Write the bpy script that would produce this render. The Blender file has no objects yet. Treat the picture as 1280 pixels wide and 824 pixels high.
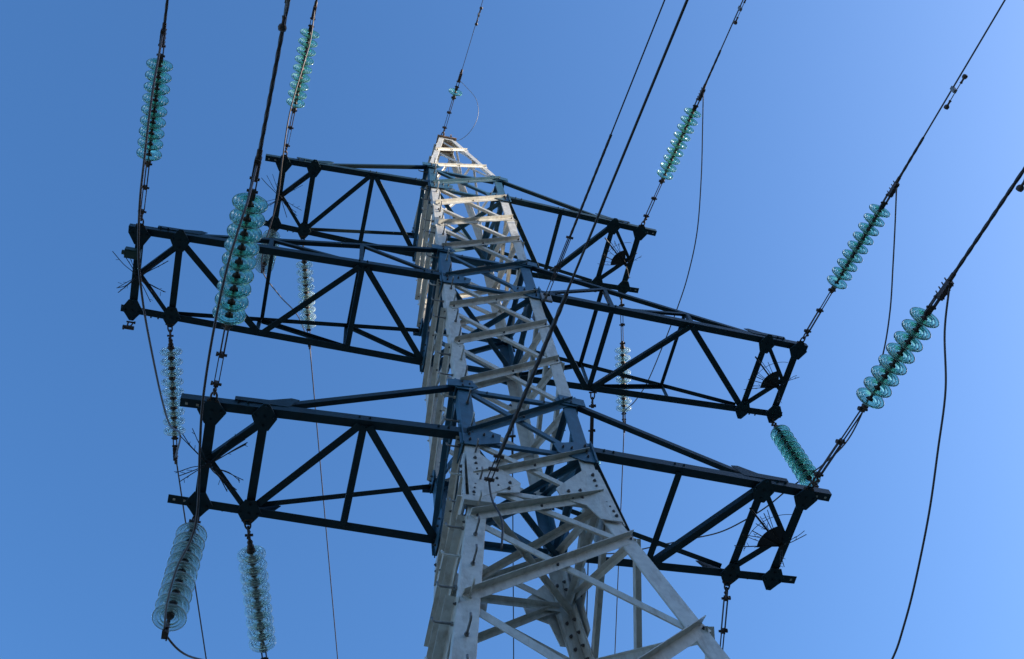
import bpy, math, random
from mathutils import Vector, Matrix, noise
random.seed(7)
SC = bpy.context.scene
COL = SC.collection

# ------------------------------------------------------------------ camera
Z0 = 10.53                      # height of the lowest cross-arm above the ground
cam_d = bpy.data.cameras.new('camera'); cam = bpy.data.objects.new('camera', cam_d); COL.objects.link(cam)
R_ = Vector((0.96685963, -0.23135304, -0.10797323)); U_ = Vector((-0.16476987, -0.88848745, 0.42830006)); F_ = Vector((0.19502138, 0.3963153, 0.89716266))
cam.matrix_world = Matrix(((R_.x, U_.x, -F_.x, -2.40868), (R_.y, U_.y, -F_.y, -5.83532), (R_.z, U_.z, -F_.z, -9.03284 + Z0), (0, 0, 0, 1)))
cam_d.sensor_width = 36; cam_d.lens = 1341.877 / 1280 * 36
cam_d.clip_start = 0.05; cam_d.clip_end = 5000
SC.camera = cam

# ------------------------------------------------------------------ sky, sun, exposure
SUN_EL = math.radians(21); SUN_H = Vector((0.955, -0.297, 0)).normalized()
sun_dir = Vector((SUN_H.x * math.cos(SUN_EL), SUN_H.y * math.cos(SUN_EL), math.sin(SUN_EL)))
world = bpy.data.worlds.new('World'); SC.world = world; world.use_nodes = True
wn = world.node_tree.nodes; wl = world.node_tree.links
sky = wn.new('ShaderNodeTexSky'); sky.sky_type = 'NISHITA'; sky.sun_disc = False
sky.sun_elevation = SUN_EL; sky.sun_rotation = math.atan2(SUN_H.x, SUN_H.y)
sky.altitude = 100; sky.air_density = 1.0; sky.dust_density = 2.0; sky.ozone_density = 5.0
hs = wn.new('ShaderNodeHueSaturation'); hs.inputs['Saturation'].default_value = 1.12; hs.inputs['Value'].default_value = 1.0
wl.new(sky.outputs[0], hs.inputs['Color']); wl.new(hs.outputs[0], wn['Background'].inputs[0]); wn['Background'].inputs[1].default_value = 0.15
sl = bpy.data.lights.new('sun', 'SUN'); sun = bpy.data.objects.new('sun', sl); COL.objects.link(sun)
sl.energy = 5.0; sl.angle = math.radians(0.5); sl.color = (1.0, 0.90, 0.76)
sun.rotation_euler = sun_dir.to_track_quat('Z', 'Y').to_euler()
SC.view_settings.view_transform = 'Standard'; SC.view_settings.look = 'None'
SC.view_settings.exposure = 1.17; SC.view_settings.gamma = 1.0; SC.view_settings.use_curve_mapping = False

# ------------------------------------------------------------------ materials
def mat(name, col, rough=0.5, metal=0.0, var=0.25, scale=6.0, dirt=None, dirt_amt=0.0, dirt_scale=3.0, bump=0.0, spec=0.5):
    m = bpy.data.materials.new(name); m.use_nodes = True
    n = m.node_tree.nodes; l = m.node_tree.links; b = n['Principled BSDF']
    b.inputs['Roughness'].default_value = rough; b.inputs['Metallic'].default_value = metal
    b.inputs['Specular IOR Level'].default_value = spec
    tc = n.new('ShaderNodeTexCoord')
    nz = n.new('ShaderNodeTexNoise'); nz.inputs['Scale'].default_value = scale; nz.inputs['Detail'].default_value = 6
    l.new(tc.outputs['Object'], nz.inputs['Vector'])
    ramp = n.new('ShaderNodeValToRGB'); ramp.color_ramp.elements[0].position = 0.3; ramp.color_ramp.elements[1].position = 0.7
    lo = [c * (1 - var) for c in col]; hi = [min(1, c * (1 + var * 0.5)) for c in col]
    ramp.color_ramp.elements[0].color = (*lo, 1); ramp.color_ramp.elements[1].color = (*hi, 1)
    l.new(nz.outputs['Fac'], ramp.inputs[0]); out = ramp.outputs[0]
    if dirt:
        mp = n.new('ShaderNodeMapping'); mp.inputs['Scale'].default_value = (1, 1, 0.25); l.new(tc.outputs['Object'], mp.inputs[0])
        n2 = n.new('ShaderNodeTexNoise'); n2.inputs['Scale'].default_value = dirt_scale; n2.inputs['Detail'].default_value = 9; n2.inputs['Roughness'].default_value = 0.7
        l.new(mp.outputs[0], n2.inputs['Vector'])
        r2 = n.new('ShaderNodeMapRange'); r2.inputs[1].default_value = 0.50; r2.inputs[2].default_value = 0.72; r2.inputs[4].default_value = dirt_amt
        l.new(n2.outputs['Fac'], r2.inputs[0])
        mx = n.new('ShaderNodeMix'); mx.data_type = 'RGBA'; l.new(r2.outputs[0], mx.inputs['Factor']); l.new(out, mx.inputs['A']); mx.inputs['B'].default_value = (*dirt, 1)
        out = mx.outputs['Result']
    l.new(out, b.inputs['Base Color'])
    if bump:
        bp = n.new('ShaderNodeBump'); bp.inputs['Strength'].default_value = bump; bp.inputs['Distance'].default_value = 0.01
        l.new(nz.outputs['Fac'], bp.inputs['Height']); l.new(bp.outputs[0], b.inputs['Normal'])
    return m

WHITE = mat('white_paint', (0.54, 0.52, 0.47), 0.45, var=0.16, scale=14, dirt=(0.22, 0.15, 0.09), dirt_amt=0.6, dirt_scale=11, bump=0.1)
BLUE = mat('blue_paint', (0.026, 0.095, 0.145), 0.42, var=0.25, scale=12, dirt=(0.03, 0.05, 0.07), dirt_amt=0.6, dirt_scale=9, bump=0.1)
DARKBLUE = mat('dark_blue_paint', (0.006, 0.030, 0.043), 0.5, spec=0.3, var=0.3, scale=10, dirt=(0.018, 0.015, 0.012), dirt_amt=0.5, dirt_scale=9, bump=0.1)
STEEL = mat('galvanised_steel', (0.22, 0.21, 0.20), 0.5, 0.4, var=0.3, scale=30, dirt=(0.08, 0.045, 0.03), dirt_amt=0.8, dirt_scale=14)
RUSTY = mat('rusty_fitting', (0.075, 0.055, 0.048), 0.6, 0.3, var=0.4, scale=40, dirt=(0.10, 0.04, 0.02), dirt_amt=0.7, dirt_scale=25)
BOLT = mat('bolt_steel', (0.10, 0.09, 0.085), 0.5, 0.4, var=0.3, scale=60)
WIRE = mat('weathered_aluminium', (0.085, 0.072, 0.072), 0.5, 0.5, var=0.25, scale=25)
BLACKCABLE = mat('dark_cable', (0.028, 0.024, 0.026), 0.5, 0.0, var=0.3, scale=30)
SPIKE = mat('spike_wire', (0.03, 0.03, 0.035), 0.5, 0.5, var=0.3, scale=30)
CONC = mat('concrete', (0.33, 0.32, 0.30), 0.9, var=0.3, scale=5, bump=0.4)
BROWNCAP = mat('primed_steel', (0.30, 0.20, 0.13), 0.6, 0.1, var=0.3, scale=20)
GROUND = mat('dry_grass_ground', (0.30, 0.235, 0.15), 0.95, var=0.35, scale=0.35, dirt=(0.22, 0.20, 0.11), dirt_amt=0.7, dirt_scale=0.05, bump=0.5)
SHADE_HILLM = mat('shade_hill_grass', (0.075, 0.085, 0.04), 0.95, var=0.45, scale=0.5, dirt=(0.12, 0.10, 0.06), dirt_amt=0.6, dirt_scale=0.06, bump=0.5)

def glass_mat(name, col, trans):
    m = bpy.data.materials.new(name); m.use_nodes = True
    b = m.node_tree.nodes['Principled BSDF']
    b.inputs['Base Color'].default_value = (*col, 1); b.inputs['Roughness'].default_value = 0.04
    b.inputs['IOR'].default_value = 1.5; b.inputs['Transmission Weight'].default_value = trans
    return m
GLASS = glass_mat('teal_glass', (0.39, 0.77, 0.63), 0.88); PALE = glass_mat('pale_glass', (0.76, 0.88, 0.82), 0.84)

# ------------------------------------------------------------------ mesh helpers
class MB:
    def __init__(s): s.v = []; s.f = []; s.mi = []; s.sm = []
    def add(s, vs, fs, m=0, smooth=False):
        o = len(s.v); s.v += [tuple(v) for v in vs]
        for f in fs: s.f.append([i + o for i in f]); s.mi.append(m); s.sm.append(smooth)
    def build(s, name, mats, parent=None, origin=None):
        if not isinstance(mats, (list, tuple)): mats = [mats]
        off = Vector(origin) if origin is not None else Vector((0, 0, 0))
        me = bpy.data.meshes.new(name); me.from_pydata([tuple(Vector(v) - off) for v in s.v], [], s.f)
        for m in mats: me.materials.append(m)
        for p, mi, sm in zip(me.polygons, s.mi, s.sm): p.material_index = mi; p.use_smooth = sm
        me.validate(); me.update()
        o = bpy.data.objects.new(name, me); COL.objects.link(o)
        if parent is not None: o.parent = parent
        o.location = off
        return o

def V(*a): return Vector(a)
def prism(mb, prof, p0, p1, e1, e2, m=0, smooth=False):
    n = len(prof); vs = [p0 + e1 * a + e2 * b for a, b in prof] + [p1 + e1 * a + e2 * b for a, b in prof]
    fs = [[i, (i + 1) % n, n + (i + 1) % n, n + i] for i in range(n)]
    mb.add(vs, fs + [list(range(n))[::-1], list(range(n, 2 * n))], m, smooth)
def angle(mb, p0, p1, a, t, d1, d2, m=0, a2=None):
    """steel angle section: the corner runs p0-p1, flanges of width a along d1 and a2 along d2"""
    p0 = Vector(p0); p1 = Vector(p1); ax = (p1 - p0).normalized(); a2 = a2 or a
    e1 = Vector(d1); e1 = (e1 - ax * e1.dot(ax)).normalized()
    e2 = Vector(d2); e2 = (e2 - ax * e2.dot(ax)); e2 = (e2 - e1 * e2.dot(e1)).normalized()
    c = t * 0.45
    prof = [(0, 0), (a - c, 0), (a, c), (a, t), (t * 1.6, t), (t, t * 1.6), (t, a2), (c, a2), (0, a2 - c)]
    prism(mb, prof, p0, p1, e1, e2, m)
def box(mb, c, x, y, z, m=0):
    """box centred c with half-axis vectors x,y,z"""
    c = Vector(c); vs = [c + x * i + y * j + z * k for i in (-1, 1) for j in (-1, 1) for k in (-1, 1)]
    mb.add(vs, [[0, 1, 3, 2], [4, 6, 7, 5], [0, 4, 5, 1], [2, 3, 7, 6], [0, 2, 6, 4], [1, 5, 7, 3]], m)
def plate(mb, pts, nrm, t, m=0):
    nrm = Vector(nrm).normalized() * t; n = len(pts); pts = [Vector(p) for p in pts]
    vs = pts + [p + nrm for p in pts]
    mb.add(vs, [list(range(n))[::-1], list(range(n, 2 * n))] + [[i, (i + 1) % n, n + (i + 1) % n, n + i] for i in range(n)], m)
def frame(d):
    d = Vector(d).normalized(); a = Vector((0, 0, 1)) if abs(d.z) < 0.9 else Vector((1, 0, 0))
    e1 = d.cross(a).normalized(); return d, e1, d.cross(e1).normalized()
def cyl(mb, p0, p1, r, n=10, m=0, smooth=True, r1=None):
    p0 = Vector(p0); p1 = Vector(p1); d, a, b = frame(p1 - p0); r1 = r if r1 is None else r1
    vs = []
    for p, rr in ((p0, r), (p1, r1)):
        for i in range(n):
            t = 2 * math.pi * i / n; vs.append(p + a * math.cos(t) * rr + b * math.sin(t) * rr)
    mb.add(vs, [[i, (i + 1) % n, n + (i + 1) % n, n + i] for i in range(n)], m, smooth)
    mb.add(vs, [list(range(n))[::-1], list(range(n, 2 * n))], m)
def bolt(mb, p, nrm, r=0.016, h=0.014, m=0):
    p = Vector(p); nrm = Vector(nrm).normalized()
    cyl(mb, p, p + nrm * h, r, 6, m, False); cyl(mb, p + nrm * h, p + nrm * (h + 0.012), r * 0.55, 8, m, False)
def catmull(P, k=8):
    P = [Vector(p) for p in P]; P = [P[0] * 2 - P[1]] + P + [P[-1] * 2 - P[-2]]; out = []
    for i in range(1, len(P) - 2):
        for j in range(k):
            t = j / k; a, b, c, d = P[i - 1:i + 3]
            out.append(0.5 * ((2 * b) + (c - a) * t + (2 * a - 5 * b + 4 * c - d) * t * t + (3 * b - a - 3 * c + d) * t ** 3))
    out.append(P[-2]); return out
def tube(mb, pts, r, n=8, m=0, lobes=0, twist=0.0):
    """round (or twisted-strand, when lobes>0) cable through pts"""
    pts = [Vector(p) for p in pts]; N = len(pts); T = []
    for i in range(N): T.append((pts[min(i + 1, N - 1)] - pts[max(i - 1, 0)]).normalized())
    _, a, b = frame(T[0]); vs = []; dist = 0
    for i in range(N):
        if i: dist += (pts[i] - pts[i - 1]).length
        a = (a - T[i] * a.dot(T[i])).normalized(); b = T[i].cross(a)
        for j in range(n):
            th = 2 * math.pi * j / n; rr = r
            if lobes: rr = r * (1 + 0.16 * math.cos(lobes * (th + twist * dist)))
            vs.append(pts[i] + a * math.cos(th) * rr + b * math.sin(th) * rr)
    fs = [[i * n + j, i * n + (j + 1) % n, (i + 1) * n + (j + 1) % n, (i + 1) * n + j] for i in range(N - 1) for j in range(n)]
    fs += [list(range(n))[::-1], [(N - 1) * n + j for j in range(n)]]
    mb.add(vs, fs, m, True)
def lathe(mb, prof, p, d, n=32, m=0, smooth=True, closed=True):
    """prof = [(r, h)] turned about axis d from p"""
    p = Vector(p); d, a, b = frame(d); vs = []
    for r, h in prof:
        for i in range(n):
            t = 2 * math.pi * i / n; vs.append(p + d * h + a * math.cos(t) * r + b * math.sin(t) * r)
    k = len(prof); fs = []
    for i in range(k if closed else k - 1):
        for j in range(n):
            i2 = (i + 1) % k; fs.append([i * n + j, i * n + (j + 1) % n, i2 * n + (j + 1) % n, i2 * n + j])
    mb.add(vs, fs, m, smooth)

def tag(o, label=None, cat=None, group=None, kind=None):
    if label: o['label'] = label
    if cat: o['category'] = cat
    if group: o['group'] = group
    if kind: o['kind'] = kind
    return o
def empty(name, loc):
    o = bpy.data.objects.new(name, None); COL.objects.link(o); o.location = loc; o.empty_display_size = 0.3; return o

# ------------------------------------------------------------------ ground and an unseen ridge added to shade the lower tower
def make_ground():
    mb = MB(); n = 60; S = 1500; vs = []
    for i in range(n + 1):
        for j in range(n + 1):
            u = (i / n * 2 - 1); v = (j / n * 2 - 1); x = S * u * abs(u) ** 1.2; y = S * v * abs(v) ** 1.2; r = math.hypot(x, y)
            z = 0 if r < 12 else noise.noise(Vector((x * 0.02, y * 0.02, 0))) * min(3.0, (r - 12) * 0.02)
            vs.append((x, y, z - 0.02 if r < 12 else z - 0.02))
    mb.add(vs, [[i * (n + 1) + j, (i + 1) * (n + 1) + j, (i + 1) * (n + 1) + j + 1, i * (n + 1) + j + 1] for i in range(n) for j in range(n)], 0, True)
    tag(mb.build('ground', GROUND), kind='structure')
make_ground()
def make_shade_hill():  # added out of view; crest height sets where the shade ends on the tower
    D = 62.0; H = Z0 + 5.0 + D * math.tan(SUN_EL); side = Vector((-SUN_H.y, SUN_H.x, 0)); mb = MB(); nu, nv = 90, 28; vs = []
    for i in range(nu + 1):
        u = (i / nu * 2 - 1); fall = math.cos(u * math.pi / 2) ** 0.5 if abs(u) < 1 else 0
        for j in range(nv + 1):
            w = j / nv * 2 - 1; prof = math.cos(w * math.pi / 2)
            p = SUN_H * (D + w * 40) + side * (u * 170)
            nz = noise.noise(Vector((p.x * 0.03, p.y * 0.03, 3))) * 2.5 * (1 - max(0, prof)) + noise.noise(Vector((p.x * 0.35, p.y * 0.35, 1))) * 0.12
            vs.append((p.x, p.y, -0.5 + (H + 0.5) * max(0, fall) * max(0, prof) ** 1.3 + nz * (1 if prof > 0.05 else 0)))
    mb.add(vs, [[i * (nv + 1) + j, (i + 1) * (nv + 1) + j, (i + 1) * (nv + 1) + j + 1, i * (nv + 1) + j + 1] for i in range(nu) for j in range(nv)], 0, True)
    tag(mb.build('added_shade_hill', SHADE_HILLM), kind='structure')
make_shade_hill()

# ------------------------------------------------------------------ the pylon
PYLON = empty('transmission_tower', (0, 0, 0))
tag(PYLON, 'tall white and blue steel lattice pylon with six dark blue cross arms', 'pylon')
def up(p): return Vector((p[0], p[1], p[2] + Z0))
HW = 0.65
def hw(z):
    if z > 9.0: return HW - 0.122 * (z - 9.0)
    if z < -0.9: return HW + 0.155 * (-0.9 - z)
    return HW
def rotq(p, q):
    x, y, z = p
    for _ in range(q): x, y = -y, x
    return Vector((x, y, z))
BANDS = ((-0.06, 1.10), (3.94, 5.10), (7.94, 9.04))
def is_blue(z): return any(a <= z <= b for a, b in BANDS)

# legs: one continuous bent angle each, painted white with blue bands at the cross-arms
for q in range(4):
    mb = MB(); cuts = [-10.6, -0.9, -0.06, 1.10, 3.94, 5.10, 7.94, 9.04, 13.0]
    for z0, z1 in zip(cuts, cuts[1:]):
        a = 0.165 if z1 <= -0.9 else (0.145 if z1 <= 5.2 else (0.135 if z1 < 9.1 else 0.10))
        p0 = rotq((-hw(z0), -hw(z0), z0), q); p1 = rotq((-hw(z1), -hw(z1), z1), q)
        angle(mb, up(p0), up(p1), a, 0.012, rotq((1, 0, 0), q), rotq((0, 1, 0), q), 1 if is_blue((z0 + z1) / 2) else 0)
    # splice covers at mid height of the upper body
    for zc in (6.55,):
        h = hw(zc); c0 = rotq((-h - 0.006, -h - 0.006, zc - 0.22), q); c1 = rotq((-h - 0.006, -h - 0.006, zc + 0.22), q)
        if q == 0: angle(mb, up(c0), up(c1), 0.15, 0.016, rotq((1, 0, 0), q), rotq((0, 1, 0), q), 0)
        for k in ([] if q else range(-3, 4, 6)):
            bolt(mb, up(rotq((-h + 0.07, -h - 0.006, zc + k * 0.06), q)), rotq((0, -1, 0), q), m=2)
            bolt(mb, up(rotq((-h - 0.006, -h + 0.07, zc + k * 0.06), q)), rotq((-1, 0, 0), q), m=2)
    mb.build('leg', [WHITE, BLUE, BOLT], PYLON)
    fb = MB(); c = rotq((-hw(-10.4), -hw(-10.4), 0), q)
    box(fb, (c.x, c.y, 0.05), V(0.35, 0, 0), V(0, 0.35, 0), V(0, 0, 0.25)); fb.build('concrete_footing', CONC, PYLON)

# bracing on the four faces
def face(q):
    def L(z, o=0.0, inx=0.0): h = hw(z); return up(rotq((-h + inx, -h - o, z), q))
    def Rr(z, o=0.0, inx=0.0): h = hw(z); return up(rotq((h - inx, -h - o, z), q))
    return L, Rr, rotq((0, -1, 0), q), rotq((1, 0, 0), q)
panels = [(-10.3, -7.5), (-7.5, -4.95), (-4.95, -2.88), (-2.88, -1.53), (-1.53, -0.78), (-0.78, -0.03),
          (0, 1.03), (1.05, 2.03), (2.05, 3.03), (3.05, 3.98), (4, 5.03), (5.07, 6.03), (6.05, 6.98), (6.98, 7.98), (8, 9.0),
          (9.1, 10.15), (11.05, 11.8)]
for q in range(4):
    L, Rr, nrm, ex = face(q)
    for z0, z1 in panels:
        blue = is_blue((z0 + z1) / 2); col = BLUE if blue else WHITE
        a = 0.086 if z1 < -0.5 else (0.078 if z1 < 9.05 else 0.055); b = 0.062 if z1 < 9.05 else 0.04
        if z0 < -4: a = 0.1; b = 0.07
        ins = 0.045 if z1 < 9.05 else 0.01
        # heavy one on the outer side of the leg: flat flange against the leg, other flange standing out along its lower edge
        flip = q == 1 and z0 < 9
        za, zb2 = (z1, z0) if flip else (z0, z1)
        mb = MB(); p0 = L(za, 0.002, ins * 0.6) + V(0, 0, a * 0.45); p1 = Rr(zb2, 0.002, ins * 0.6) + V(0, 0, a * 0.45)
        angle(mb, p0, p1, a, 0.008, (0, 0, -1), nrm, a2=a * 0.85)
        ax = (p1 - p0).normalized(); upv = -(V(0, 0, 1) - ax * ax.z).normalized()
        for p in (p0 + ax * 0.05, p1 - ax * 0.05, (p0 + p1) / 2): bolt(mb, p + upv * a * 0.5 + nrm * 0.008, nrm, 0.013, 0.01, 1)
        mb.build('diagonal_brace', [col, BOLT], PYLON)
        # light one behind it
        mb = MB(); zl = z1 + (0.9 if z0 > 9.05 else 0); za, zb2 = (z0, zl) if flip else (zl, z0); p0 = L(za, -0.016, ins + 0.04); p1 = Rr(zb2, -0.016, ins + 0.04)
        angle(mb, p0, p1, b, 0.006, (0, 0, -1), -nrm)
        ax = (p1 - p0).normalized(); dn_ = -(V(0, 0, 1) - ax * ax.z).normalized()
        for p in (p0 + ax * 0.04, p1 - ax * 0.04): bolt(mb, p + dn_ * b * 0.5, nrm, 0.011, 0.008, 1)
        mb.build('lattice_bar', [col, BOLT], PYLON)
    for z in (0.0, 1.03, 4.0, 5.03, 8.0, 9.0, -0.85, -4.9, 12.9):
        col = BLUE if -0.5 < z < 10 else WHITE; mb = MB(); ie = 0.12 if z < 10 else -0.01; oo = -0.03 if z < 10 else 0.01
        angle(mb, L(z, oo, ie), Rr(z, oo, ie), 0.065, 0.007, (0, 0, -1), -nrm)
        for s in (0.2, 0.8): bolt(mb, L(z, -0.03, 0.12).lerp(Rr(z, -0.03, 0.12), s) + V(0, 0, -0.03), nrm, 0.011, 0.008, 1)
        mb.build('horizontal_bar', [col, BOLT], PYLON)
# plan bracing inside the body at the arm levels
for z in (0.0, 4.0, 8.0, -0.85):
    for s in (-1, 1):
        mb = MB(); angle(mb, up((-s * 0.6, -0.6, z - 0.05 - 0.012 * (s + 1))), up((s * 0.6, 0.6, z - 0.05 - 0.012 * (s + 1))), 0.06, 0.006, (s, -1, 0), (0, 0, -1))
        mb.build('plan_brace', [BLUE if z > -0.5 else WHITE], PYLON)

# gusset plates on the body
def body_plate(name, poly, o, q, col, bolts=(), t=0.01, mirror=False):
    mb = MB(); nrm = rotq((0, -1, 0), q); sg = -1 if mirror else 1
    pts = [up(rotq((sg * x, -HW - o - (0.155 * max(0, -0.9 - z)), z), q)) for x, z in poly]
    if mirror: pts = pts[::-1]
    plate(mb, pts, nrm, t)
    for x, z in bolts: bolt(mb, up(rotq((sg * x, -HW - o - 0.155 * max(0, -0.9 - z), z), q)) + nrm * t, nrm, 0.018 if col is WHITE else 0.013, 0.018, 1)
    return mb.build(name, [col, BOLT], PYLON)
for q in range(4):
    for mir in (False, True):
        for z in (0.0, 4.0, 8.0):
            body_plate('gusset_plate', [(-0.70, z - 0.20), (-0.55, z - 0.20), (-0.30, z - 0.10), (-0.27, z + 0.06), (-0.50, z + 0.14), (-0.70, z + 0.16)], 0.014, q, BLUE,
                       [(-0.60, z - 0.12), (-0.60, z - 0.02), (-0.60, z + 0.08), (-0.45, z), (-0.36, z)], mirror=mir)
            body_plate('gusset_plate', [(-0.68, z + 0.92), (-0.50, z + 0.92), (-0.42, z + 1.0), (-0.48, z + 1.10), (-0.68, z + 1.12)], 0.014, q, BLUE,
                       [(-0.60, z + 0.97), (-0.60, z + 1.05), (-0.52, z + 1.02)], mirror=mir)
        body_plate('splice_plate', [(-0.655, -0.35), (-0.53, -0.35), (-0.30, -0.62), (-0.17, -0.78), (-0.20, -0.95), (-0.42, -1.02), (-0.50, -1.27), (-0.70, -1.27)], 0.018, q, WHITE,
                   [(-0.58, -0.47), (-0.58, -0.57), (-0.58, -0.67), (-0.585, -0.77), (-0.62, -0.95), (-0.635, -1.03), (-0.65, -1.11), (-0.66, -1.19), (-0.40, -0.78), (-0.40, -0.9), (-0.28, -0.82), (-0.30, -0.92)], t=0.012, mirror=mir)

# inner splice covers with bolt rows where the legs bend outwards
for q in range(4):
    mb = MB()
    for fq in (0, 1):
        def IP(u, zz, o): 
            h = hw(zz); v = (-h + u, -h + 0.014 + o) if fq == 0 else (-h + 0.014 + o, -h + u)
            return up(rotq((v[0], v[1], zz), q))
        inn = rotq((0, 1, 0) if fq == 0 else (1, 0, 0), q)
        for za, zb2 in ((-0.92, -0.42), (-1.62, -0.92)):
            w0, w1 = (0.145, 0.145)
            pts = [IP(0.03, zb2, 0), IP(w0, zb2, 0), IP(w1, za, 0), IP(0.03, za, 0)] if zb2 > -0.5 else [IP(0.03, zb2, 0), IP(0.16, zb2, 0), IP(0.16, za - 0.0, 0), IP(0.14, za, 0), IP(0.03, za, 0)]
            if zb2 < -0.5: pts = [IP(0.03, za, 0), IP(0.155, za, 0), IP(0.155, zb2 + 0.10, 0), IP(0.12, zb2, 0), IP(0.05, zb2, 0), IP(0.03, zb2 + 0.05, 0)][::1]
            plate(mb, pts, inn, 0.012)
        for zz in (-0.52, -0.64, -0.76, -1.05, -1.2, -1.35, -1.5):
            bolt(mb, IP(0.095, zz, 0.012), inn, 0.018, 0.018, 1)
    mb.build('splice_plate', [WHITE, BOLT], PYLON)

# step bolts with bent ends on the front left leg
for i in range(48):
    z = -9.6 + i * 0.5; 
    if z > 9: break
    for k in (0, 1):
        zz = z + 0.25 * k; h = hw(zz); mb = MB()
        if k: pts = [up((-h + 0.085, -h - 0.004, zz)), up((-h + 0.085, -h - 0.13, zz)), up((-h + 0.085, -h - 0.150, zz + 0.012)), up((-h + 0.085, -h - 0.156, zz + 0.045))]
        else: pts = [up((-h - 0.004, -h + 0.085, zz)), up((-h - 0.13, -h + 0.085, zz)), up((-h - 0.150, -h + 0.085, zz + 0.012)), up((-h - 0.156, -h + 0.085, zz + 0.045))]
        tube(mb, pts, 0.0095, 8)
        d = (pts[1] - pts[0]).normalized(); cyl(mb, pts[0], pts[0] + d * 0.018, 0.018, 6, 0, False)
        mb.build('step_bolt', STEEL if (i * 2 + k) % 3 else WHITE, PYLON)

# bracket that anchors the telecom cable on the front left leg
mb = MB()
for dz in (0.0,):
    z = -1.28; h = hw(z)
    angle(mb, up((-h - 0.06, -h - 0.04, z - 0.07)), up((-h + 0.22, -h - 0.04, z - 0.07)), 0.14, 0.01, (0, 0, 1), (0, -1, 0), a2=0.05)
    angle(mb, up((-h - 0.05, -h - 0.03, z + 0.07)), up((-h - 0.05, -h + 0.20, z + 0.07)), 0.14, 0.01, (0, 0, -1), (-1, 0, 0), a2=0.05)
mb.build('cable_bracket', WHITE, PYLON)
mb = MB(); box(mb, up((0.72, -0.70, 3.80)), V(0.07, 0, 0), V(0, 0.015, 0), V(0, 0, 0.11)); cyl(mb, up((0.7, -0.72, 3.75)), up((0.7, -0.80, 3.73)), 0.02, 8)
mb.build('cable_bracket', STEEL, PYLON)

# tower head
mb = MB(); h = hw(13.0)
box(mb, up((0, 0, 13.02)), V(h + 0.04, 0, 0), V(0, h + 0.04, 0), V(0, 0, 0.02))
for s in (-1, 1): box(mb, up((0.08 * s, -h + 0.02, 13.08)), V(0.012, 0, 0), V(0, 0.09, 0), V(0, 0, 0.05))
mb.build('head_plate', BROWNCAP, PYLON)

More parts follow.
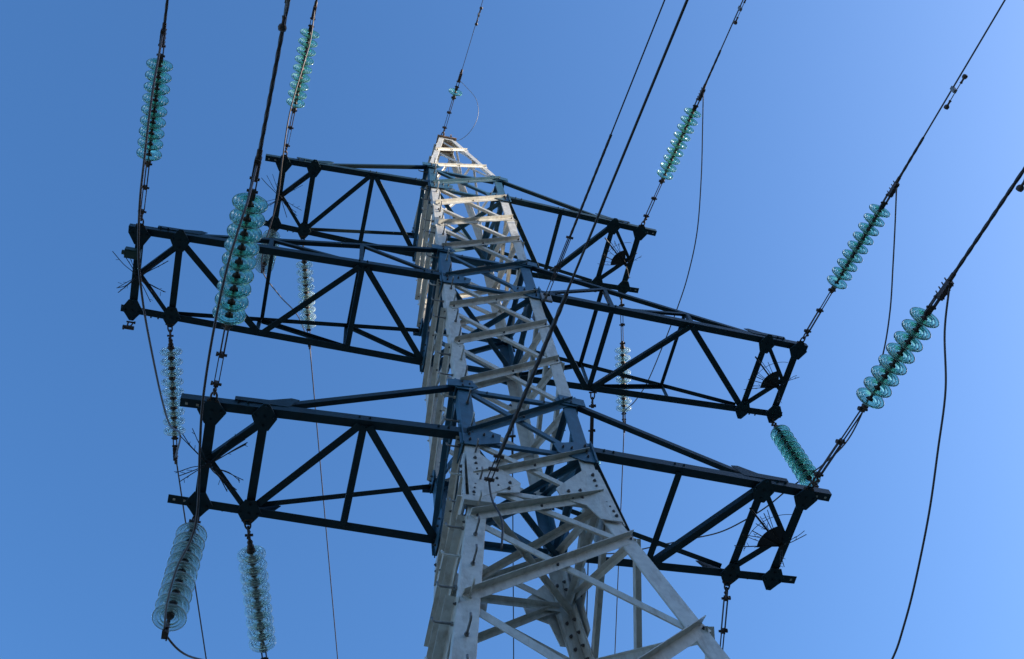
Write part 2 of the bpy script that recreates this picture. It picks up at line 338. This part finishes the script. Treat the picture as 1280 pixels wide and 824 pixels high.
# ------------------------------------------------------------------ cross-arms
A_LEN = {0: (3.04, 0.30, 1.62), 1: (4.475, 0.15, 1.70), 2: (3.03, 0.30, 1.60)}; C_Y = 0.592
def cross_arm(k, right):
    z = 4.0 * k; Lx, ov, xm = A_LEN[k]; xb = Lx - 0.485; xn = 2.87; zt = z + 1.03; tsl = (zt - z - 0.095) / (xb - 0.6)
    def T(x, y, zz):
        return up((-x, y, zz)) if not right else up((x, -y, zz))
    sgn = 1 if not right else -1
    def D(x, y, zz): return V(-x * sgn, y * sgn, zz)
    mb = MB(); a = 0.095
    for s in (-1, 1):       # bottom chords: vertical flange outside, level flange below pointing inwards
        angle(mb, T(0.60, s * (HW + 0.028), z), T(Lx + ov, s * C_Y, z), a, 0.009, D(0, -s, 0), (0, 0, 1))
        for xx in (0.12, 0.22):
            if k != 1: box(mb, T(Lx + ov - xx + 0.06, s * (C_Y - 0.05), z - 0.002), D(0.012, 0, 0), D(0, 0.012, 0), V(0, 0, 0.001), 1)
        for xx in (xb + 0.17, xb + 0.26):     # small bolts sticking out
            cyl(mb, T(xx, s * C_Y, z + 0.05), T(xx, s * (C_Y + 0.05), z + 0.05), 0.011, 8)
        for xx in (0.80, 0.90, xm - 0.05, xm + 0.05): bolt(mb, T(xx, s * (HW + 0.028 + (C_Y - HW - 0.028) * (xx - .6) / (Lx - .6)), z + 0.05), D(0, s, 0), 0.013, 0.012)
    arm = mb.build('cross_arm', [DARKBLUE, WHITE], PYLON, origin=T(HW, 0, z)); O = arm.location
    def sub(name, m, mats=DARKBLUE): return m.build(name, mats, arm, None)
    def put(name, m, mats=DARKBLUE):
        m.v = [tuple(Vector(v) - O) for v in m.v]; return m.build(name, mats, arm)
    def cy(x): return (HW + 0.028) + (C_Y - HW - 0.028) * (x - 0.6) / (Lx + ov - 0.6) - 0.012
    for s in (-1, 1):
        mb = MB(); angle(mb, T(0.56, s * (HW + 0.006), zt), T(xb - 0.06, s * (cy(xb) - 0.02), z + 0.095), 0.06, 0.007, D(0, -s, 0), (0, 0, 1))
        plate(mb, [T(xb - 0.20, s * (cy(xb) + 0.014), z + 0.07), T(xb + 0.30, s * (cy(xb) + 0.014), z + 0.07), T(xb + 0.30, s * (cy(xb) + 0.014), z + 0.13), T(xb - 0.02, s * (cy(xb) + 0.014), z + 0.15), T(xb - 0.22, s * (cy(xb) + 0.014), z + 0.15 + 0.2 * tsl), T(xb - 0.30, s * (cy(xb) + 0.014), z + 0.10 + 0.28 * tsl)], D(0, s, 0), 0.008)
        box(mb, T(0.62, s * (HW + 0.03), zt - 0.01), D(0.14, 0, -0.02), D(0, 0.006, 0), V(0, 0, 0.07), 1)
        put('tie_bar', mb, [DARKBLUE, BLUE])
    def flat(name, x0, y0, x1, y1, a_, dz=-0.012, up_=False, z0=None, z1=None):
        mb = MB(); p0 = T(x0, y0, (z if z0 is None else z0) + dz); p1 = T(x1, y1, (z if z1 is None else z1) + dz)
        d = (p1 - p0).normalized(); side = Vector((d.y, -d.x, 0)).normalized() if abs(d.z) < 0.99 else V(1, 0, 0)
        angle(mb, p0 - side * a_ / 2, p1 - side * a_ / 2, a_, 0.008, side, (0, 0, -1) if up_ else (0, 0, 1), a2=a_ * 0.8); put(name, mb)
    yb = lambda x, s: s * (cy(x) - 0.04)
    flat('end_beam', Lx, yb(Lx, -1), Lx, yb(Lx, 1), 0.10, -0.014)
    flat('strut', xb, yb(xb, -1), xb, yb(xb, 1), 0.085, -0.016)
    flat('strut', xm, yb(xm, -1), xm, yb(xm, 1), 0.07, -0.016)
    flat('diagonal_brace', xb, yb(xb, -1) * 0.85, Lx - 0.02, 0.05, 0.075, -0.024)
    flat('diagonal_brace', Lx - 0.02, -0.02, xb + 0.05, yb(xb, 1) * 0.9, 0.055, -0.036)
    if k == 1:
        flat('diagonal_brace', xb - 0.03, yb(xb, -1) * 0.9, xn, yb(xn, 1), 0.085, -0.026)
        flat('diagonal_brace', xn - 0.03, yb(xn, 1), xm + 0.04, yb(xm, -1), 0.075, -0.034)
        ztm = lambda x: z + 0.095 + (zt - z - 0.095) * (xb - x) / (xb - 0.6)
        flat('strut', xm, -cy(xm) + 0.03, xm, cy(xm) - 0.03, 0.06, -0.01, z0=ztm(xm), z1=ztm(xm))
        flat('strut', xn, -cy(xn) + 0.03, xn, cy(xn) - 0.03, 0.05, -0.01, z0=ztm(xn), z1=ztm(xn))
        for s in (-1, 1):
            y = s * (HW - 0.015 - 0.02)
            for x0, za, x1, zb_ in ((xm, z + 0.02, xm, ztm(xm)), (xn, z + 0.02, xn, ztm(xn)), (0.62, z + 0.06, xm, ztm(xm)), (xm, z + 0.06, xn, ztm(xn))):
                mb = MB(); angle(mb, T(x0, s * (cy(x0) - 0.012), za), T(x1, s * (cy(x1) - 0.012), zb_), 0.055, 0.006, D(1, 0, -0.01), D(0, -s, 0)); put('web_brace', mb)
    else:
        flat('diagonal_brace', xb - 0.03, yb(xb, 1) * 0.9, xm + 0.04, yb(xm, -1), 0.075 if not right else 0.085, -0.026)
    flat('diagonal_brace', xm - 0.05, yb(xm, -1), 0.66, yb(0.7, 1), 0.08, -0.030)
    # diamond gusset plates under the chord joints, with a tongue pointing along the line
    for xx in (Lx, xb):
        for s in (-1, 1):
            y = cy(xx); mb = MB(); w = 0.135 if xx == Lx else 0.12; tip = 0.12
            poly = [(w, -0.03), (0.055, -0.17), (-0.055, -0.17), (-w, -0.03), (-0.08, 0.04), (-0.026, tip), (0.026, tip), (0.08, 0.04)]
            pts = [T(xx + u, s * (y + v_ - 0.03), z - 0.055) for u, v_ in poly]
            plate(mb, pts if s * sgn > 0 else pts[::-1], V(0, 0, 1), 0.012)
            for u, v_ in ((0.085, -0.02), (-0.085, -0.02), (0, -0.12), (0.0, -0.02)): bolt(mb, T(xx + u, s * (y + v_ - 0.03), z - 0.055), V(0, 0, -1), 0.014, 0.012)
            # stand-off packing between plate and chord
            box(mb, T(xx, s * (y - 0.05), z - 0.026), D(0.08, 0, 0), D(0, 0.04, 0), V(0, 0, 0.0165))
            cyl(mb, T(xx, s * (y + tip - 0.06), z - 0.075), T(xx, s * (y + tip - 0.06), z - 0.02), 0.016, 8)
            put('gusset_plate', mb)
    return arm
for k in range(3):
    for right in (False, True): cross_arm(k, right)

# ------------------------------------------------------------------ insulator strings
PITCH = 0.1455
def disc_mesh():
    """glass shell of one cap-and-pin insulator, axis +Z pointing to the live end, origin at the cap"""
    R = 0.142; mb = MB()
    prof = [(0.038, 0.034), (0.058, 0.037), (0.085, 0.043), (0.112, 0.051), (0.131, 0.060), (0.138, 0.066), (0.1435, 0.070), (0.1455, 0.078), (0.1435, 0.086), (0.137, 0.087), (0.130, 0.077), (0.120, 0.067),
            (0.110, 0.065), (0.108, 0.084), (0.102, 0.085), (0.099, 0.062), (0.088, 0.058), (0.080, 0.060), (0.078, 0.088), (0.072, 0.089), (0.069, 0.060), (0.055, 0.056), (0.038, 0.054)]
    lathe(mb, prof, (0, 0, 0), (0, 0, 1), 40); g = mb.build('glass_disc', GLASS)
    mb = MB(); prof = [(0.0, -0.012), (0.024, -0.012), (0.038, 0.0), (0.045, 0.018), (0.046, 0.036), (0.036, 0.044), (0.0, 0.05)]
    lathe(mb, prof, (0, 0, 0), (0, 0, 1), 20, closed=False)
    lathe(mb, [(0.0, 0.05), (0.036, 0.052), (0.034, 0.072), (0.016, 0.088), (0.013, 0.118), (0.017, 0.126), (0.017, 0.134), (0.0, 0.134)], (0, 0, 0), (0, 0, 1), 16, closed=False)
    c = mb.build('metal_cap', RUSTY)
    return g, c
G0, C0 = disc_mesh(); GM, CM = G0.data, C0.data; GP = GM.copy(); GP.materials[0] = PALE
bpy.data.objects.remove(G0); bpy.data.objects.remove(C0)
DN = Vector((0.04823316, -0.97393384, -0.22164485)).normalized(); DF = Vector((0.23458217, 0.97143325, -0.03589771)).normalized(); DD = Vector((0, 0, -1))
def shackle(mb, p, d, side, l=0.11, w=0.026, r=0.010):
    pts = [p + side * w, p + side * w + d * l * 0.6, p + side * w * 0.6 + d * l * 0.9, p + d * l, p - side * w * 0.6 + d * l * 0.9, p - side * w + d * l * 0.6, p - side * w]
    tube(mb, catmull(pts, 3), r, 8); cyl(mb, p - side * (w + 0.028), p + side * (w + 0.028), 0.012, 8); cyl(mb, p + side * (w + 0.012), p + side * (w + 0.03), 0.02, 6, 0, False)
def string(S, d, a0, label, group, n=9, clamp='tension', strap=False, pale=False):
    """S attachment point; a0 = distance to the first disc's glass; discs follow along d"""
    S = up(S); root = empty('insulator_string', S); tag(root, label, 'insulator string', group)
    d = d.normalized(); _, e1, e2 = frame(d)
    def P(a, x=0, y=0): return d * a + e1 * x + e2 * y
    mb = MB(); shackle(mb, P(-0.02), d, e1); shackle(mb, P(0.16), -d, e2, 0.10); mb.build('shackle', RUSTY, root)
    mb = MB(); a1 = a0 - 0.10
    seg = (a1 - 0.16)
    if seg > 0.25:
        if strap:      # perforated adjusting strap
            box(mb, P(0.16 + seg * 0.55), e1 * 0.026, e2 * 0.008, d * seg * 0.42)
            for j in range(7):
                bolt(mb, P(0.2 + seg * 0.12 + j * seg * 0.11, 0, 0.009), e2, 0.008, 0.004)
        else:
            for s in (-1, 1):
                box(mb, P(0.17 + seg * 0.28, 0.020 * s), e1 * 0.004, e2 * 0.015, d * seg * 0.26)
                cyl(mb, P(0.16 + seg * 0.52, 0.016 * s), P(a1 - 0.05, 0.016 * s), 0.0075, 8)
        for t in (0.03, 0.5, 0.95):
            c = P(0.17 + seg * t); cyl(mb, c - e1 * 0.048, c + e1 * 0.048, 0.014, 8); cyl(mb, c + e1 * 0.03, c + e1 * 0.05, 0.024, 6, 0, False); box(mb, c, e1 * 0.022, e2 * 0.02, d * 0.025)
    else:
        cyl(mb, P(0.14), P(a1 - 0.02), 0.014, 8); cyl(mb, P(a1 * 0.55, -0.04), P(a1 * 0.55, 0.04), 0.014, 8)
    mb.build('link_plates', RUSTY, root)
    mb = MB(); lathe(mb, [(0.0, -0.05), (0.02, -0.05), (0.03, -0.03), (0.024, 0.0), (0.036, 0.02), (0.03, 0.05), (0.0, 0.05)], P(a1 - 0.02), d, 16, closed=False); mb.build('socket_eye', RUSTY, root)
    rot = d.to_track_quat('Z', 'Y').to_euler()
    for i in range(n):
        g = bpy.data.objects.new('glass_disc', GP if pale else GM); COL.objects.link(g); g.parent = root; g.location = P(a0 - 0.07 + i * PITCH); g.rotation_euler = rot
        c = bpy.data.objects.new('metal_cap', CM); COL.objects.link(c); c.parent = g
    ae = a0 - 0.07 + n * PITCH
    mb = MB()
    if clamp == 'tension':
        # clevis then a bolted tension clamp whose tail turns down to the jumper
        box(mb, P(ae + 0.02), e1 * 0.03, e2 * 0.012, d * 0.05); cyl(mb, P(ae + 0.05, -0.045), P(ae + 0.05, 0.045), 0.013, 8)
        for s in (-1, 1): box(mb, P(ae + 0.12, 0.022 * s), e1 * 0.005, e2 * 0.018, d * 0.08)
        cyl(mb, P(ae + 0.17, -0.04), P(ae + 0.17, 0.04), 0.013, 8)
        tube(mb, [P(ae + 0.16), P(ae + 0.24), P(ae + 0.36), P(ae + 0.44)], 0.022, 10)
        q = d.cross(V(0, 0, 1)).normalized(); dnv = q.cross(d).normalized(); dnv = dnv if dnv.z < 0 else -dnv
        box(mb, P(ae + 0.27) + dnv * 0.02, q * 0.026, dnv * 0.028, d * 0.10)
        for t in (-0.07, -0.02, 0.03, 0.08):
            cyl(mb, P(ae + 0.27 + t) + q * 0.02 - dnv * 0.05, P(ae + 0.27 + t) + q * 0.02 + dnv * 0.06, 0.007, 6)
            cyl(mb, P(ae + 0.27 + t) - q * 0.02 - dnv * 0.05, P(ae + 0.27 + t) - q * 0.02 + dnv * 0.06, 0.007, 6)
        mb.build('tension_clamp', RUSTY, root)
    else:
        cyl(mb, P(ae - 0.03), P(ae + 0.08), 0.014, 8)
        box(mb, P(ae + 0.10), V(0.02, 0, 0), V(0, 0.06, 0), d * 0.018); box(mb, P(ae + 0.14), V(0.026, 0, 0), V(0, 0.042, 0), d * 0.014)
        for s in (-1, 1): cyl(mb, P(ae + 0.06) + V(0.018, 0.04 * s, 0), P(ae + 0.17) + V(0.018, 0.04 * s, 0), 0.007, 6)
        mb.build('jumper_clamp', RUSTY, root)
    return S + d * (ae + 0.33)
GN = 'glass insulator strings on the near side of the line'; GF = 'glass insulator strings on the far side of the line'; GH = 'hanging jumper insulator strings'
Cn = 0.62 + 0.10
def att(k, sx, near, outer=True):
    Lx, ov, xm = A_LEN[k]; x = Lx if outer else Lx - 0.485
    return Vector((sx * x, (-1 if near else 1) * 0.66, 4.0 * k - 0.05))
ends = {}
ends['N1L'] = string(att(0, -1, 1), DN, 1.02, 'large teal glass insulator string rising from the lower left cross arm, over the middle arm', GN)
ends['N2L'] = string(att(1, -1, 1), DN, 1.01, 'teal glass insulator string at far left, rising from the middle left cross arm tip', GN)
ends['N3L'] = string(att(2, -1, 1), DN, 0.95, 'small sunlit green glass insulator string above the upper left cross arm', GN)
ends['N1R'] = string(att(0, 1, 1), DN, 1.28, 'large teal insulator string of eight discs climbing right from the lower right cross arm', GN, n=8)
ends['N2R'] = string(att(1, 1, 1), DN, 1.05, 'teal insulator string climbing right from the tip of the middle right cross arm', GN)
ends['N3R'] = string(att(2, 1, 1), DN, 1.02, 'sparkling green insulator string climbing right from the upper right cross arm', GN)
ends['F1L'] = string(att(0, -1, 0, False), Vector((0.225, 0.974, 0.03)), 0.40, 'clear glass insulator string running down from under the lower left cross arm, edge on', GF, pale=True)
ends['F2L'] = string(att(1, -1, 0, False), Vector((0.149, 0.987, -0.05)), 0.36, 'pale glass insulator string seen edge on below the middle left cross arm', GF, pale=True)
ends['F3L'] = string(att(2, -1, 0, False), Vector((0.20, 0.97, 0.10)), 0.50, 'cream sunlit insulator string seen between the bars of the middle left cross arm', GF, pale=True)
ends['F3R'] = string(att(2, 1, 0, True), Vector((0.285, 0.957, -0.05)), 1.06, 'cream sunlit insulator string seen between the bars of the middle right cross arm', GF, pale=True)
ends['F2R'] = string((1.764, 0.66, 3.95), DF, 1.10, 'insulator string on a long perforated strap, half hidden behind the right leg of the pylon', GF, strap=True)
ends['F1R'] = string(att(0, 1, 0, False), DF, 1.20, 'insulator string on long black links hanging off the lower right cross arm', GF)
ends['H1L'] = string((-3.04, 0.62, -0.05), DD, 0.37, 'thick pale glass insulator string seen from below under the lower left arm tip', GH, clamp='susp', pale=True)
ends['H2R'] = string((4.475, 0.62, 3.95), DD, 0.38, 'teal insulator string seen from below between the middle and lower right arms', GH, clamp='susp')
ends['H3L'] = string((-3.03, 0.62, 7.95), DD, 0.37, 'insulator string seen end on through the middle left cross arm, green round disc', GH, clamp='susp', pale=True)

# ------------------------------------------------------------------ conductors
def wire(name, pts, r, label, cat, group=None, material=WIRE, armour=None, kind_n=8):
    o0 = Vector(pts[0]); mb = MB(); tube(mb, pts, r, kind_n); o = mb.build(name, material, None, origin=o0); tag(o, label, cat, group)
    if armour:
        a_pts, rr = armour; mb = MB(); tube(mb, [Vector(p) - o0 for p in a_pts], rr, 18, 0, 4, 40.0); mb.build('armour_rod', BLACKCABLE, o)
    return o
def span(P, d, length, sag, a=0.0, step0=0.4):
    pts = []; s = a; st = step0
    while s < length:
        pts.append(P + d * s + V(0, 0, sag * s * s)); s += st; st *= 1.12
    return pts
CG = 'conductors of the power line'
for key, lab in (('N1L', 'dark conductor rising from the large left insulator string out of the top of the picture'), ('N2L', 'conductor leaving the far left insulator string upwards'),
                 ('N3L', 'conductor above the small green upper left insulator string'), ('N1R', 'conductor running to the right edge from the lower right insulator string'),
                 ('N2R', 'conductor to the top right corner from the middle right insulator string'), ('N3R', 'conductor above the sparkling upper right insulator string')):
    P = ends[key]; pts = span(P, DN, 150, 0.0016)
    ar = [P + DN * s for s in [i * 0.03 for i in range(-3, 46 if key in ('N1L', 'N1R') else 24)]]
    wire('conductor', pts, 0.0100, lab, 'power cable', CG, armour=(ar, 0.0150))
for key, lab in (('F1L', 'far conductor leaving the clear insulator string below the lower left arm'), ('F2L', 'thin far conductor below the edge on string of the middle left arm'),
                 ('F3L', 'thin far conductor crossing behind the lower left cross arm'), ('F3R', 'thin far conductor below the cream string on the right'),
                 ('F2R', 'far conductor beside the right leg posts of the pylon'), ('F1R', 'far conductor of the lower right arm, below the frame')):
    P = ends[key]; wire('conductor', span(P, DF, 160, 0.00022), 0.0100, lab, 'power cable', CG)

# jumpers (loops that carry the current past the tower)
def J(name, a, mid, b, lab, r=0.0095):
    A = ends[a] + V(0, 0, -0.04); pts = [A] + [up(m) for m in mid] + ([ends[b] + V(0, 0, -0.04)] if b else [])
    wire('jumper_cable', catmull(pts, 8), r, lab, 'jumper cable', 'jumper cables looping past the cross arms')
H1 = ends['H1L'] - up((0, 0, 0)); 
J('j', 'N1L', [(-2.92, -3.01, -1.07), (-2.94, -2.88, -1.26), (-2.97, -2.61, -1.56), (-2.98, -2.22, -1.86), (-2.97, -1.8, -2.07), (-2.94, -1.46, -2.15), (-2.89, -0.93, -2.2), (-2.91, -0.66, -2.19), (-2.99, -0.32, -2.1), (-3.04, 0.13, -1.96), (-3.05, 0.47, -1.83), (-3.03, 0.67, -1.76), (-2.84, 0.99, -1.62), (-2.5, 1.6, -1.0), (-2.25, 2.0, -0.5)], 'F1L',
  'dark jumper cable hanging in front of the large left insulator string and lower left arm')
J('j', 'N2L', [(-4.29, -2.64, 2.66), (-4.21, -2.11, 2.09), (-4.16, -1.73, 1.78), (-4.09, -1.24, 1.60), (-4.01, -0.68, 1.68), (-3.91, 0.03, 1.98), (-3.79, 0.87, 2.4), (-3.71, 1.44, 2.80), (-3.63, 1.9, 3.35)], 'F2L', 'jumper cable curving under the middle left cross arm tip', r=0.0125)
J('j', 'N3L', [(-2.89, -2.72, 7.05), (-2.92, -2.44, 6.7), (-2.99, -1.83, 6.21), (-2.98, -1.22, 5.91), (-2.96, -0.7, 5.84), (-3.01, -0.19, 5.87), (-3.05, 0.18, 5.99), (-3.03, 0.6, 6.12), (-2.73, 1.13, 6.51), (-2.41, 1.7, 7.12)], 'F3L', 'reddish sunlit jumper cable beside the end of the upper left cross arm')
J('j', 'N1R', [(3.17, -2.93, -0.90), (3.17, -2.53, -1.25), (3.17, -2.06, -1.50), (3.17, -1.56, -1.75), (3.18, -0.97, -1.96), (3.18, -0.58, -2.07), (3.18, -0.26, -2.12), (3.18, 0.3, -2.08), (3.18, 1.2, -1.8), (3.19, 2.2, -1.2), (3.19, 2.9, -0.6)], 'F1R', 'jumper cable sweeping down the empty sky at the right')
J('j', 'N2R', [(4.59, -2.81, 3.0), (4.57, -2.4, 2.66), (4.56, -1.91, 2.3), (4.54, -1.41, 2.04), (4.52, -0.86, 1.94), (4.5, -0.26, 1.97), (4.48, 0.28, 2.24), (4.475, 0.6, 2.47), (4.27, 0.86, 2.46), (4.07, 1.13, 2.43), (3.88, 1.39, 2.46), (3.62, 1.73, 2.56), (3.34, 2.09, 2.82), (3.07, 2.45, 3.1), (2.75, 2.85, 3.4)], 'F2R',
  'jumper cable falling from the middle right string and swinging behind the lower right cross arm')
J('j', 'N3R', [(3.17, -2.7, 6.89), (3.21, -2.08, 6.4), (3.27, -1.33, 6.0), (3.33, -0.62, 5.95), (3.37, -0.01, 6.05), (3.43, 0.76, 6.3), (3.5, 1.63, 6.65), (3.54, 2.23, 7.05), (3.58, 2.7, 7.5)], 'F3R', 'jumper cable beside the sparkling upper right string, passing behind the middle right arm')

# earth wire on the tower head with its single disc
T0 = Vector((-0.10, -0.19, 13.05))
EW = string(T0, DN, 1.02, 'single small glass disc insulator above the white tower head', None, n=1)
EWP = up(T0) + DN * 1.35
wire('earth_wire', span(EWP, DN, 150, 0.0014), 0.006, 'thin earth wire rising from the single disc above the tower head', 'wire')
wire('earth_wire', span(up((0.1, 0.17, 13.05)), DF, 160, 0.0002), 0.006, 'thin earth wire going away behind the tower from its head', 'wire')
wire('bonding_wire', catmull([EWP - DN * 0.05, EWP + V(0.12, 0.1, -0.15), EWP + V(0.36, 0.25, -0.5), EWP + V(0.42, 0.5, -0.85), EWP + V(0.3, 0.8, -1.05), EWP + V(0.12, 1.05, -0.9), EWP + V(0.0, 1.15, 0.12 - 0.5)], 8), 0.005, 'pale looping bonding wire beside the earth wire disc on the tower head', 'wire', material=STEEL)

# telecom cables with spiral dead ends
def telecom(S, d, label, r, dead0, dead1, sag=0.0014, r2=0.015):
    S = up(S); mb = MB()
    o = wire('telecom_cable', span(S, d, 150, sag, a=0.25), r, label, 'telecom cable', material=BLACKCABLE, armour=([S + d * (dead0 + i * 0.03) for i in range(int((dead1 - dead0) / 0.03))], r2))
    o0 = o.location; mb = MB(); _, e1, e2 = frame(d)
    for s in (-1, 1): cyl(mb, S + e1 * 0.02 * s - o0, S + d * dead0 + e1 * 0.02 * s - o0, 0.006, 6)
    for t in (0.03, dead0 * 0.5, dead0): cyl(mb, S + d * t - e1 * 0.045 - o0, S + d * t + e1 * 0.045 - o0, 0.017, 8)
    mb.build('anchor_link', RUSTY, o); return o
telecom((0.70, -0.74, 3.75), DN, 'left one of the two dark cables above the pylon, anchored at the middle arm level', 0.009, 0.95, 2.5)
telecom((-0.55, -0.86, -1.12), DN, 'thick dark cable slanting across the pylon face, anchored low on the left leg', 0.0100, 0.32, 2.15, r2=0.0165)
telecom((0.55, 0.72, 3.40), DF, 'thin far cable seen through the middle of the pylon body', 0.008, 0.5, 1.0)
mb = MB(); tube(mb, catmull([up((-0.55, -0.88, -1.12)), up((-0.53, -0.83, -1.35)), up((-0.50, -0.90, -1.75)), up((-0.53, -0.86, -2.1))], 6), 0.009, 8)
o = mb.build('cable_tail', BLACKCABLE); tag(o, 'short black cable tail hanging below the bracket on the left leg', 'cable')

# vibration dampers
def damper(P, d, label, rev=False, sc=1.0):
    P = Vector(P); root = empty('vibration_damper', P); tag(root, label, 'damper', 'vibration dampers on the wires')
    dn_ = (V(0, 0, -1) + d * d.z * 1).normalized()
    mb = MB(); box(mb, dn_ * 0.03, d * 0.022, dn_ * 0.055, d.cross(dn_) * 0.018); mb.build('clamp', STEEL, root)
    mb = MB(); tube(mb, [dn_ * 0.09 + d * t * sc + dn_ * 0.02 * abs(t) for t in (-0.2, -0.1, 0, 0.1, 0.2)], 0.006, 8); mb.build('messenger_cable', STEEL, root)
    for s in (-1, 1):
        mb = MB(); lathe(mb, [(0.0, -0.06), (0.018, -0.055), (0.012, -0.03), (0.012, 0.0), (0.026, 0.012), (0.033, 0.03), (0.028, 0.052), (0.0, 0.062)], dn_ * 0.095 + d * s * 0.17 * sc, d * s, 14, closed=False)
        mb.build('weight', RUSTY, root)
for key, lab in (('N1L', 'damper on the conductor at the top edge, left of the tower'), ('N2R', 'dumbbell damper on the conductor below the top right corner'), ('N3R', 'dumbbell damper at the top edge above the sparkling green string'), ('N1R', 'dumbbell damper cut by the right edge of the picture')):
    S = up(att({'1': 0, '2': 1, '3': 2}[key[1]], -1 if key[2] == 'L' else 1, 1)); damper(S + DN * 3.98, DN, lab)
damper(up(T0) + DN * 2.73, DN, 'small damper on the thin earth wire above the tower head', sc=0.8)

# ------------------------------------------------------------------ bird spikes at the arm ends
def spikes(c, dirs, label, half=None, group='bird spike fans on the cross arm ends'):
    c = up(c); root = empty('bird_spike_fan', c); tag(root, label, 'bird spikes', group)
    mb = MB(); cyl(mb, V(0, 0, -0.02), V(0, 0, 0.05), 0.03, 10); mb.build('hub', SPIKE, root)
    for a, ln, n, spread, el in dirs:
        for i in range(n):
            t = math.radians(a + (i / max(1, n - 1) - 0.5) * spread + random.uniform(-2, 2)); e = math.radians(el + random.uniform(-6, 6)); l = ln * random.uniform(0.88, 1.05)
            dv = V(math.cos(t) * math.cos(e), math.sin(t) * math.cos(e), math.sin(e)); mb = MB()
            s2 = frame(dv)[1]; bend = random.uniform(-0.035, 0.035); kink = random.uniform(0.4, 0.8); rr = random.uniform(0.0036, 0.0058)
            tube(mb, catmull([dv * 0.03, dv * l * kink * 0.5 + s2 * bend * 0.3, dv * l * kink + s2 * bend + V(0, 0, random.uniform(-0.02, 0.02)), dv * l + s2 * bend * random.uniform(0.2, 2.2)], 3), rr, 5)
            for f in (random.uniform(0.5, 0.7), random.uniform(0.75, 0.92)):
                if random.random() < 0.75: b0 = dv * l * f + s2 * bend * 0.9; cyl(mb, b0, b0 + dv * 0.03 + s2 * random.uniform(-0.045, 0.045) + V(0, 0, random.uniform(-0.03, 0.03)), 0.0028, 5)
            mb.build('spike', SPIKE, root)
    if half:
        a, r = half; mb = MB(); pts = [V(0, 0, 0)] + [V(math.cos(math.radians(a + t)) * r, math.sin(math.radians(a + t)) * r, 0) for t in range(-42, 43, 7)]
        plate(mb, pts, V(0, 0, 1), 0.004); mb.build('fan_plate', SPIKE, root)
        mb = MB(); rr = r * 1.5; tube(mb, [V(math.cos(math.radians(a + t)) * rr, math.sin(math.radians(a + t)) * rr, 0.005) for t in range(-48, 61, 6)], 0.0035, 5); mb.build('rim_wire', SPIKE, root)
        mb = MB(); cyl(mb, V(-0.49, -0.40, 0.02), V(-0.04, -0.02, 0.012), 0.011, 8); mb.build('support_rod', SPIKE, root)
for k, x, nm in ((0, -3.0, 'lower'), (1, -4.44, 'middle'), (2, -3.0, 'upper')):
    spikes((x, 0.04, 4 * k - 0.08), [(-128, 0.42, 3, 22, 0), (-46, 0.46, 4, 16, 0), (142, 0.34, 3, 18, 0), (38, 0.38, 5, 34, 0)], 'bundles of black bird spikes radiating from the end beam of the %s left arm' % nm)
for k, x, nm in ((0, 2.97, 'lower'), (1, 4.38, 'middle'), (2, 2.94, 'upper')):
    spikes((x, 0.08, 4 * k - 0.08), [(-158, 0.50, 9, 74, 0), (-50, 0.32, 2, 14, 0), (70, 0.26, 2, 16, 0)], 'black half round bird fan with radiating spikes on the %s right arm end' % nm, half=(-150, 0.27))

# small loose fitting and box on the middle left arm
mb = MB(); shackle(mb, V(0, 0, 0), DD, V(1, 0, 0), 0.12); box(mb, V(0, 0, -0.16), V(0.07, 0, 0), V(0, 0.02, 0), V(0, 0, 0.018)); cyl(mb, V(-0.05, 0, -0.13), V(-0.05, 0, -0.22), 0.012, 8)
o = mb.build('empty_shackle', RUSTY); o.location = up((-4.475, 0.70, 3.95)); tag(o, 'small black shackle hanging empty from the middle left arm tip', 'shackle')
mb = MB(); box(mb, V(0, 0, 0), V(0.095, 0, 0), V(0, 0.06, 0), V(0, 0, 0.045)); box(mb, V(0, 0, -0.055), V(0.075, 0, 0), V(0, 0.04, 0), V(0, 0, 0.006)); cyl(mb, V(-0.09, 0, -0.015), V(-0.13, 0, -0.015), 0.03, 12)
o = mb.build('monitoring_box', mat('dark_green_box', (0.02, 0.06, 0.055), 0.5)); o.location = up((-4.53, -0.27, 3.92)); tag(o, 'small dark green box fixed to the end beam of the middle left arm', 'device box')
